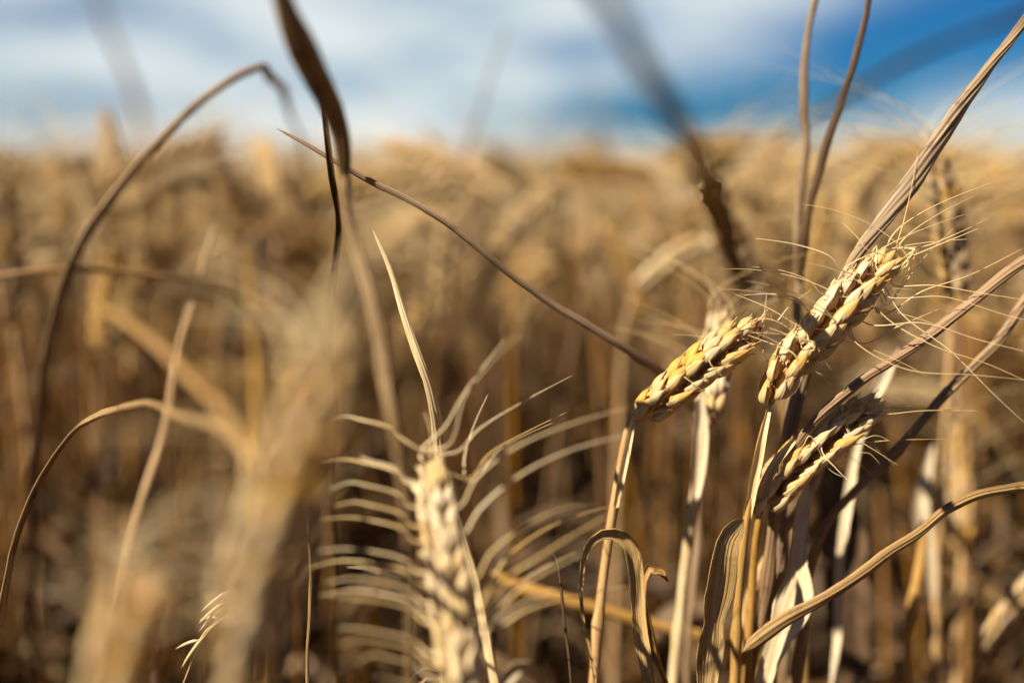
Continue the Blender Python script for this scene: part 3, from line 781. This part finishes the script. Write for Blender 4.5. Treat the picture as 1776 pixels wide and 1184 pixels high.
lone('fallen_stalk', 'soft level stalk crossing the left edge below the far-left ear', 'stalk',
     [(-90, 492, .44), (0, 477, .44), (80, 470, .44), (160, 468, .442), (240, 472, .446), (320, 485, .45), (400, 510, .46), (450, 570, .47), (470, 700, .48)],
     [(0, .0026), (.4, .0028), (1, .0028)], 'rust', tubeish=True)
lone('dry_stalk', 'soft reddish stalk leaning right between the arching leaf and the left foreground ear', 'stalk',
     [(378, 385, .45), (360, 430, .45), (338, 500, .45), (318, 580, .45), (300, 670, .45), (275, 770, .448), (245, 880, .446), (215, 980, .444), (190, 1184, .44)],
     [(0, .0014), (.2, .0026), (1, .0034)], 'stem', tubeish=True)
lone('arching_leaf', 'narrow brown leaf bent into a tight hairpin at bottom centre', 'leaf',
     [(1034, 1195, .338), (1024, 1130, .338), (1012, 1060, .338), (1010, 990, .338), (1016, 945, .338), (1038, 922, .338), (1066, 922, .339), (1088, 942, .34), (1102, 985, .342), (1110, 1050, .345), (1118, 1120, .348), (1128, 1200, .35)],
     [(0, .0010), (.1, .0012), (.25, .0014), (.38, .0026), (.5, .0056), (.7, .0064), (1, .006)], 'tan', curl=0.4, corr=0.08, tw=0.6, n=200)
lone('arching_leaf', 'small curled brown leaf tip just right of the hairpin leaf', 'leaf',
     [(1160, 1010, .352), (1146, 990, .352), (1130, 985, .353), (1120, 1005, .354), (1126, 1060, .356), (1140, 1130, .358), (1160, 1200, .36)],
     [(0, .002), (.1, .0042), (.3, .004), (1, .004)], 'leaf', curl=0.5, tw=1.0)
lone('folded_leaf', 'broad pale leaf folded over at its top, below the low shadowed ear', 'leaf',
     [(1290, 900, .350), (1272, 918, .346), (1258, 935, .343), (1250, 965, .342), (1246, 1010, .343), (1240, 1070, .345), (1232, 1130, .348), (1222, 1200, .35)],
     [(0, .003), (.05, .005), (.12, .0085), (.35, .011), (.6, .0125), (1, .008)], 'tan', curl=-0.25, corr=0.07, tw=0.35, n=200)
lone('pale_leaf', 'white flaking leaf sheath widening downwards behind the broken brown stalk', 'leaf',
     [(1402, 835, .372), (1392, 880, .371), (1386, 930, .370), (1382, 980, .369), (1376, 1030, .368), (1362, 1080, .367), (1345, 1130, .367), (1325, 1190, .37)],
     [(0, .0030), (.1, .0052), (.25, .0060), (.4, .0070), (.5, .0125), (.6, .0145), (.75, .009), (1, .006)], 'sheath', curl=0.25, corr=0.04, tw=0.3, n=160)
lone('fallen_stalk', 'pale straw lying nearly level behind the hairpin leaf', 'stalk',
     [(850, 990, .43), (900, 1015, .43), (980, 1042, .43), (1060, 1062, .432), (1150, 1085, .434), (1240, 1110, .436), (1330, 1150, .44), (1380, 1250, .44)],
     [(0, .0030), (.1, .0052), (.6, .0052), (1, .004)], 'stem', tubeish=True)
lone('fine_stem', 'wispy dark brown curl of a stem left of the hairpin leaf', 'stalk',
     [(948, 950, .345), (958, 955, .345), (968, 980, .345), (976, 1030, .346), (984, 1100, .347), (990, 1200, .348)],
     [(0, .0004), (.1, .0008), (1, .0014)], 'brown', tubeish=True)
lone('curled_leaf', 'small brown curled leaf peeping over the bottom edge left of the centre ear', 'leaf',
     [(712, 1200, .335), (722, 1175, .335), (742, 1160, .336), (760, 1172, .337), (768, 1210, .338)],
     [(0, .003), (.1, .006), (.3, .006), (1, .005)], 'leaf', curl=0.5, tw=0.5)
lone('curled_leaf', 'blurred pale curled leaf at the bottom edge right of the centre ear', 'leaf',
     [(860, 1210, .42), (876, 1175, .42), (902, 1152, .42), (930, 1165, .425), (945, 1210, .43)],
     [(0, .005), (.1, .008), (.3, .008), (1, .005)], 'sheath', curl=0.4, tw=0.5)
lone('dry_stalk', 'golden upright stem left of the pair below the fanned soft ear', 'stalk',
     [(1602, 900, .43), (1594, 960, .43), (1584, 1030, .43), (1578, 1110, .43), (1574, 1200, .43)],
     [(0, .0045), (.2, .0055), (1, .004)], 'stem', tubeish=True, tw=.3)
lone('dry_stalk', 'brown diagonal stalk in the shade left of the white flaking sheath', 'stalk',
     [(1430, 800, .378), (1395, 870, .378), (1350, 940, .379), (1310, 1010, .38), (1290, 1070, .382), (1275, 1184, .385)],
     [(0, .0020), (.1, .0034), (1, .0036)], 'stem', tubeish=True)
lone('pale_leaf', 'pale leaf strip leaning behind the twisted stalk, above the low ear', 'leaf',
     [(1560, 600, .40), (1530, 660, .40), (1505, 720, .40), (1480, 800, .402), (1465, 900, .405), (1455, 1050, .41)],
     [(0, .0008), (.1, .005), (.3, .005), (1, .004)], 'sheath', curl=0.3, tw=0.5)
lone('dark_leaf', 'broad dark hanging leaf in the shaded gap below the low ear', 'leaf',  # dark sheet standing in for the deep shade of this gap
     [(1440, 800, .44), (1448, 870, .44), (1460, 950, .44), (1470, 1030, .44), (1478, 1110, .442), (1480, 1200, .445)],
     [(0, .006), (.15, .018), (.5, .024), (1, .012)], 'brown', curl=0.2, tw=0.3)
lone('dry_stalk', 'fine pale upright stem at the bottom edge, left of the centre ear', 'stalk',
     [(528, 780, .345), (532, 860, .345), (535, 960, .345), (536, 1080, .346), (536, 1200, .347)],
     [(0, .0003), (.2, .0008), (1, .0016)], 'leaf', tubeish=True)

# -- small sharp weed panicle seen past the foreground ear
h = thing('weed_grass', 'tiny sharp seed head of weed grass beside the left foreground ear', 'grass', base_at(a_((330, 1120, .175), (300, 1200, .175), (280, 1400, .18))))
h_pts = [(440, 920, .345), (415, 1000, .343), (385, 1060, .34), (350, 1110, .338), (318, 1184, .336), (300, 1260, .335)]
P = ground_out(a_(*h_pts))
h.location = Vector(P[-1])
g = Geo(); tube(g, spline(P, 90), [0.0001, 0.0005, 0.0008, 0.0010], 6); obj('stem', g, M['awn'], h)
rng = np.random.default_rng(3)
axis = spline(a_((415, 1000, .343), (385, 1060, .34), (350, 1110, .338)), 12)
for k in range(12):
    d = unit(-RGT * rng.uniform(.5, 1.2) - UPV * rng.uniform(0.1, .9) + FWD * rng.normal(0, .3)) if k % 3 else unit(RGT * .8 + UPV * .6)
    g = Geo(); p = axis[k]; L_ = rng.uniform(.007, .015)
    C = bez(p, p + d * L_ * .3 + UPV * .001, p + d * L_ * .7, p + d * L_ - UPV * 0.001, 10)
    tube(g, C, [.0001, .0006, .0005, .0001], 6); obj('spikelet', g, M['awn'], h)

# ================================================================== THE CROP
out_tip = []
def crop_plant(seed, lod):
    """returns dict part -> Geo, in local space with the root at the origin"""
    rng = np.random.default_rng(seed); r = rng.uniform
    H = r(.62, .70); a = r(0, 2 * np.pi); lean = r(.0, .10)
    dx, dy = math.cos(a) * lean, math.sin(a) * lean
    nod = r(0.0, 1.25) if seed % 3 else r(1.2, 2.4)
    out = {}
    top = np.array([dx, dy, H])
    stem = [np.array([0, 0, -.01]), np.array([dx * .15, dy * .15, H * .35]), np.array([dx * .5, dy * .5, H * .7]), top]
    # the neck bends by "nod" along the lean direction
    u = np.array([math.cos(a), math.sin(a), 0]); z = np.array([0, 0, 1.0])
    p = top.copy(); ang = 0.12; ax = [p.copy()]
    neck = 6
    for k in range(neck):
        ang += nod / neck; p = p + (z * math.cos(ang) + u * math.sin(ang)) * 0.012; ax.append(p.copy())
    stemP = spline(stem + ax[2::2], 16 if lod == 1 else (8 if lod == 2 else 5))
    EL_ = r(.07, .09); e = [p.copy()]
    for k in range(5):
        ang += nod * 0.06; p = p + (z * math.cos(ang) + u * math.sin(ang)) * EL_ / 5; e.append(p.copy())
    E = spline(e, 20)
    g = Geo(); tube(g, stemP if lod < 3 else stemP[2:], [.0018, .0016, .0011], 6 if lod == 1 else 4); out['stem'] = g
    T, N, B = frames(E)
    g = Geo()
    if lod <= 2:
        ns = 17 if lod == 1 else 11
        ph = r(0, np.pi)
        for k in range(ns):
            i = int(k / ns * 18); s = 1 if k % 2 else -1
            X_ = (N[i] * math.cos(ph) + B[i] * math.sin(ph)) * s; Y_ = np.cross(T[i], X_)
            R = np.stack([X_, Y_, T[i]], 1); sc = (0.75 + .25 * math.sin(min(1, k / ns * 2 + .2) * 1.57)) * r(.9, 1.1)
            ys = (-.0021, .0021, 0) if lod == 1 else (-.0022, .0022)
            for q, y in enumerate(ys):
                R2 = R @ rot('X', -y * 130) @ rot('Y', .3 + (.12 if y == 0 else 0))
                v, f, uv = almond(.0115 if lod == 1 else .0145, .0019, .0021, 5 if lod == 1 else 4, 5 if lod == 1 else 4)
                g.add(xf(v, R2, E[i] + R @ np.array([.0012 + (.001 if y == 0 else 0), y, .002 if y == 0 else 0]), sc), f, uv)
    else:
        tube(g, E[::4], [(0, .002), (.3, .0062), (.7, .0058), (1, .002)], 5)
    out['ear'] = g; out_tip.append(E[-1])
    g = Geo(); na = 18 if lod == 1 else (9 if lod == 2 else 6)
    spread = r(.5, 1.2)
    for k in range(na):
        i = int((k + .5) / na * 19); th = r(0, 2 * np.pi)
        rad = N[i] * math.cos(th) + B[i] * math.sin(th)
        L_ = r(.04, .075); p0 = E[i] + rad * .003 + T[i] * .006
        d0 = unit(T[i] + rad * .3); d1 = unit(T[i] * .7 + rad * spread)
        C = bez(p0, p0 + d0 * L_ * .35, p0 + d0 * L_ * .45 + d1 * L_ * .25, p0 + d0 * .4 * L_ + d1 * L_ * .75, 6 if lod == 1 else 4)
        tube(g, C, [.00034, .0002, .0001] if lod == 1 else ([.00045, .0003, .0001]), 3)
    out['awns'] = g
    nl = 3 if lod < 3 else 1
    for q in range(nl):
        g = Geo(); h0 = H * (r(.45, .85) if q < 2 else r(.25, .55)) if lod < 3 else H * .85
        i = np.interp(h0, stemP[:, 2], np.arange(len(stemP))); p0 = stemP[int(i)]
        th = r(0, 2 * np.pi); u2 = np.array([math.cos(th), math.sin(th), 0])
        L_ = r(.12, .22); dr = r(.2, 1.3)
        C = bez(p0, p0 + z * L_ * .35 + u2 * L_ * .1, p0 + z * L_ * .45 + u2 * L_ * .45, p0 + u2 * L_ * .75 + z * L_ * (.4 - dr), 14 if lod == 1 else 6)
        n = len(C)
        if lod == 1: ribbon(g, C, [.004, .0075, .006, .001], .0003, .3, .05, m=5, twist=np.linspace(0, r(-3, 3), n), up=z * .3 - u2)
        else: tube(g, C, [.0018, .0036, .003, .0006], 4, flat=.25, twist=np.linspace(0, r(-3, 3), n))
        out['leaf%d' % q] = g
    return out, E[:, 2].max()

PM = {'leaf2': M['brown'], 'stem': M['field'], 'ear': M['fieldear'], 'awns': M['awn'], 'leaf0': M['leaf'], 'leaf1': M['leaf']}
rng = np.random.default_rng(2024)
def scatter(n, r0, r1, half):
    """roots in an annular wedge in front of the camera"""
    a = rng.uniform(-half, half, n); rr = np.sqrt(rng.uniform(r0 ** 2, r1 ** 2, n))
    return np.stack([rr * np.sin(a), rr * np.cos(a)], 1)
def density(n_per_m2, r0, r1, half): return int(n_per_m2 * half * (r1 * r1 - r0 * r0))
half = math.radians(44)
near = scatter(density(640, .53, 1.9, half), .53, 1.9, half)
near = near[np.argsort(np.hypot(near[:, 0], near[:, 1]))]
infr = (np.abs(near[:, 0]) < near[:, 1] * .56 + .03)
idx = np.where(infr)[0][:280]
mask = np.zeros(len(near), bool); mask[idx] = True
ind, rest = near[mask], near[~mask]
rest = rest[(np.hypot(rest[:, 0], rest[:, 1]) > .62)]

# individual plants: eight built with their parts, the others are copies
PROT = []
for s in range(8):
    parts, ztop = crop_plant(s + 1, 1); PROT.append((parts, ztop, out_tip[-1]))
built = [None] * 8
LBL = 'blurred golden wheat plant standing in the dense crop behind the sharp ears'
GRP = 'wheat plants in the dense crop behind'
def tall(x, y):
    # the crop stands a little higher towards both sides
    return float(np.clip(rng.normal(.745, .04) + .035 * np.clip((abs(x / y) - .28) / .2, 0, 1), .66, .805))
for k, (x, y) in enumerate(ind):
    s = k % 8; parts, zt, tip = PROT[s]
    sc = tall(x, y) / zt
    for tries in range(40):                      # leans that would poke at the lens are drawn again
        rz = rng.uniform(0, 6.283); R_ = np.array([[math.cos(rz), -math.sin(rz)], [math.sin(rz), math.cos(rz)]])
        q_ = R_ @ tip[:2] * sc + (x, y)
        if q_[1] > (.60 if k % 8 else .55): break
    else:
        y += .15
    if built[s] is None:
        o = thing('wheat_plant', LBL, 'wheat', (0, 0, 0), GRP)
        e = obj('ear', parts['ear'], PM['ear'], o)
        obj('stem', parts['stem'], PM['stem'], o)
        obj('beard', parts['awns'], PM['awns'], e)
        obj('leaf', parts['leaf0'], PM['leaf0'], o); obj('leaf', parts['leaf1'], PM['leaf1'], o); obj('leaf', parts['leaf2'], PM['leaf2'], o)
        built[s] = o
    else:
        src = built[s]; o = src.copy(); SC.collection.objects.link(o)
        for ch in list(src.children):
            c = ch.copy(); SC.collection.objects.link(c); c.parent = o
            for gch in list(ch.children):
                d = gch.copy(); SC.collection.objects.link(d); d.parent = c
    o.location = (x, y, 0); o.rotation_euler = (rng.normal(0, .03), rng.normal(0, .03), rz); o.scale = (1, 1, sc) if False else (sc, sc, sc)

# the uncountable rest of the field as one object
def merged(proto):
    g = Geo(); order = {'stem': 0, 'ear': 1, 'awns': 2, 'leaf0': 3, 'leaf1': 3, 'leaf2': 4}
    for k, gg in proto.items():
        v, f, uv, _ = gg.arrays(); g.add(v, f, uv, order[k])
    return g.arrays()
L2 = []; L3 = []
for s in range(10):
    p, z_ = crop_plant(s + 21, 2); L2.append((merged(p), z_))
for s in range(8):
    p, z_ = crop_plant(s + 41, 3); L3.append((merged(p), z_))
big = []; 
def plant_batch(xy, protos, hmean=.745, hsd=.038, wide=1.0, lean=.06):
    which = rng.integers(0, len(protos), len(xy))
    for s, ((v, f, uv, mi), zt) in enumerate(protos):
        q = xy[which == s]; n = len(q)
        if n == 0: continue
        sc = np.clip(rng.normal(hmean, hsd, n), .6, hmean + .07) / zt; th = rng.uniform(0, 2 * np.pi, n)
        c, si = np.cos(th) * sc, np.sin(th) * sc
        lx, ly = rng.normal(0, lean, n), rng.normal(0, lean, n)
        VX = (v[None, :, 0] * c[:, None] - v[None, :, 1] * si[:, None]) * wide + q[:, :1] + v[None, :, 2] * lx[:, None]
        VY = (v[None, :, 0] * si[:, None] + v[None, :, 1] * c[:, None]) * wide + q[:, 1:] + v[None, :, 2] * ly[:, None]
        VZ = v[None, :, 2] * sc[:, None]
        V = np.stack([VX, VY, VZ], -1).reshape(-1, 3)
        F = (f[None] + (np.arange(n) * len(v))[:, None, None]).reshape(-1, 4)
        big.append((V, F, np.tile(uv, (n, 1)), np.tile(mi, n), np.repeat(rng.uniform(0, 1, n), len(v))))
plant_batch(rest, L2)
plant_batch(scatter(density(330, 1.9, 4.2, half), 1.9, 4.2, half), L2)
plant_batch(scatter(density(70, 4.2, 13, half), 4.2, 13, half), L3, wide=1.5)
plant_batch(scatter(density(6, 13, 42, half), 13, 42, half), L3, wide=3.0)
# beside and behind the photographer
a = rng.uniform(0, 2 * np.pi, 5200); rr = np.sqrt(rng.uniform(.22 ** 2, 1.5 ** 2, 5200))
side = np.stack([rr * np.sin(a), rr * np.cos(a)], 1)
sx, sy = side[:, 0], side[:, 1]
free = (np.abs(sx) > np.maximum(sy, 0) * .62 + .17) & ((sy > 0) | (rr > .34)) & ~((sy > 0) & (rr > .62) & (np.abs(np.arctan2(sx, sy)) < half))
side = side[free]
sr = np.hypot(side[:, 0], side[:, 1])
plant_batch(side[sr >= .5], L2, .72, .02, lean=.03)
plant_batch(side[sr < .5], L2, .66, .015, lean=.02)
# low growth added to shade the first rows: short stems below the view of the ears
def canopy():
    """far off the ears close into one ragged surface"""
    r_ = np.geomspace(11, 700, 150); aa = np.linspace(-math.radians(60), math.radians(60), 260)
    Z_ = .70 + rng.normal(0, .018, (150, 260)) + .02 * np.sin(aa * 37)[None] 
    V = np.zeros((150, 260, 3)); V[..., 0] = r_[:, None] * np.sin(aa); V[..., 1] = r_[:, None] * np.cos(aa)
    V[..., 2] = Z_; V[0, :, 2] = 0.02
    v, f, uv = grid(V, 1, False)
    uv = np.stack([v[:, 0] * .7, v[:, 1] * .02], 1)
    big.append((v, f, uv, np.ones(len(f), int), np.repeat(rng.uniform(.2, .6, 150), 260)))
canopy()
def shade_litter(n, rmax, zmax):
    """dead brown leaves added between the stems to deepen the shade low down"""
    for k in range(14):
        L_ = rng.uniform(.10, .2); rise = rng.uniform(-.3, .8)
        u2 = np.array([1.0, 0, 0]); z = np.array([0, 0, 1.0])
        C = bez(np.zeros(3), u2 * L_ * .2 + z * L_ * rise * .8, u2 * L_ * .6 + z * L_ * rise, u2 * L_ * .8 + z * L_ * (rise - .8), 7)
        g = Geo(); tube(g, C, [.002, .0045, .004, .0006], 4, flat=.2, twist=np.linspace(0, rng.uniform(-4, 4), 7))
        v, f, uv, mi = g.arrays()
        m_ = n // 14; xy = scatter(m_, .60, rmax, half); th = rng.uniform(0, 2 * np.pi, m_); h = rng.uniform(.03, zmax - .1 , m_)
        c, si = np.cos(th), np.sin(th)
        V = np.stack([v[None, :, 0] * c[:, None] - v[None, :, 1] * si[:, None] + xy[:, :1],
                      v[None, :, 0] * si[:, None] + v[None, :, 1] * c[:, None] + xy[:, 1:],
                      v[None, :, 2] + h[:, None]], -1).reshape(-1, 3)
        F = (f[None] + (np.arange(m_) * len(v))[:, None, None]).reshape(-1, 4)
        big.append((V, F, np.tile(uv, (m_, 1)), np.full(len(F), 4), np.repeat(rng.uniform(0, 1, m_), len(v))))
shade_litter(16000, 2.3, .47); shade_litter(16000, 1.25, .52); shade_litter(14000, 1.4, .62)  # leaf clutter added to darken the foot of the crop
def shade_straw(n):
    """unseen short straw added under the lower edge of the view to block sun"""
    for k in range(10):
        g = Geo(); L_ = 1.0
        tube(g, spline([(0, 0, 0), (.02, 0, .5), (rng.uniform(-.15, .15), rng.uniform(-.1, .1), 1.0)], 6), [.0022, .002, .0016], 4)
        for q in range(3):
            th = rng.uniform(0, 6.28); u2 = np.array([math.cos(th), math.sin(th), 0]); p0 = np.array([.01, 0, rng.uniform(.3, .8)])
            tube(g, bez(p0, p0 + u2 * .05 + [0, 0, .15], p0 + u2 * .12 + [0, 0, .15], p0 + u2 * .17 - [0, 0, .2], 6), [.002, .005, .004, .0008], 4, flat=.2)
        v, f, uv, mi = g.arrays(); m_ = n // 10
        th = rng.uniform(-math.radians(60), math.radians(60), m_); r_ = np.sqrt(rng.uniform(.12 ** 2, .6 ** 2, m_)); X0, Y0 = r_ * np.sin(th), r_ * np.cos(th)
        h = np.clip(.80 - .63 * (Y0 + .06) - .04 - rng.uniform(0, .12, m_), .1, .52)
        V = np.stack([v[None, :, 0] + X0[:, None], v[None, :, 1] + Y0[:, None], v[None, :, 2] * h[:, None]], -1).reshape(-1, 3)
        F = (f[None] + (np.arange(m_) * len(v))[:, None, None]).reshape(-1, 4)
        big.append((V, F, np.tile(uv, (m_, 1)), np.full(len(F), 0), np.repeat(rng.uniform(0, 1, m_), len(v))))
shade_straw(450)  # added out of view, keeps sun off the lower crop behind
off = 0; Vs, Fs, Us, Ms, Ts = [], [], [], [], []
for V, F, U, mi, t in big:
    Vs.append(V); Fs.append(F + off); Us.append(U); Ms.append(mi); Ts.append(t); off += len(V)
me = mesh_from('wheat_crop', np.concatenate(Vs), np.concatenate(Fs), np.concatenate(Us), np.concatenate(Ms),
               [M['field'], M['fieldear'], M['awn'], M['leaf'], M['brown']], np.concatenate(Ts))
o = bpy.data.objects.new('wheat_crop', me); SC.collection.objects.link(o)
o['kind'] = 'stuff'; o['label'] = 'golden field of ripe wheat stretching back to the horizon'; o['category'] = 'wheat field'
print('crop faces', len(me.polygons), 'objects', len(SC.objects))
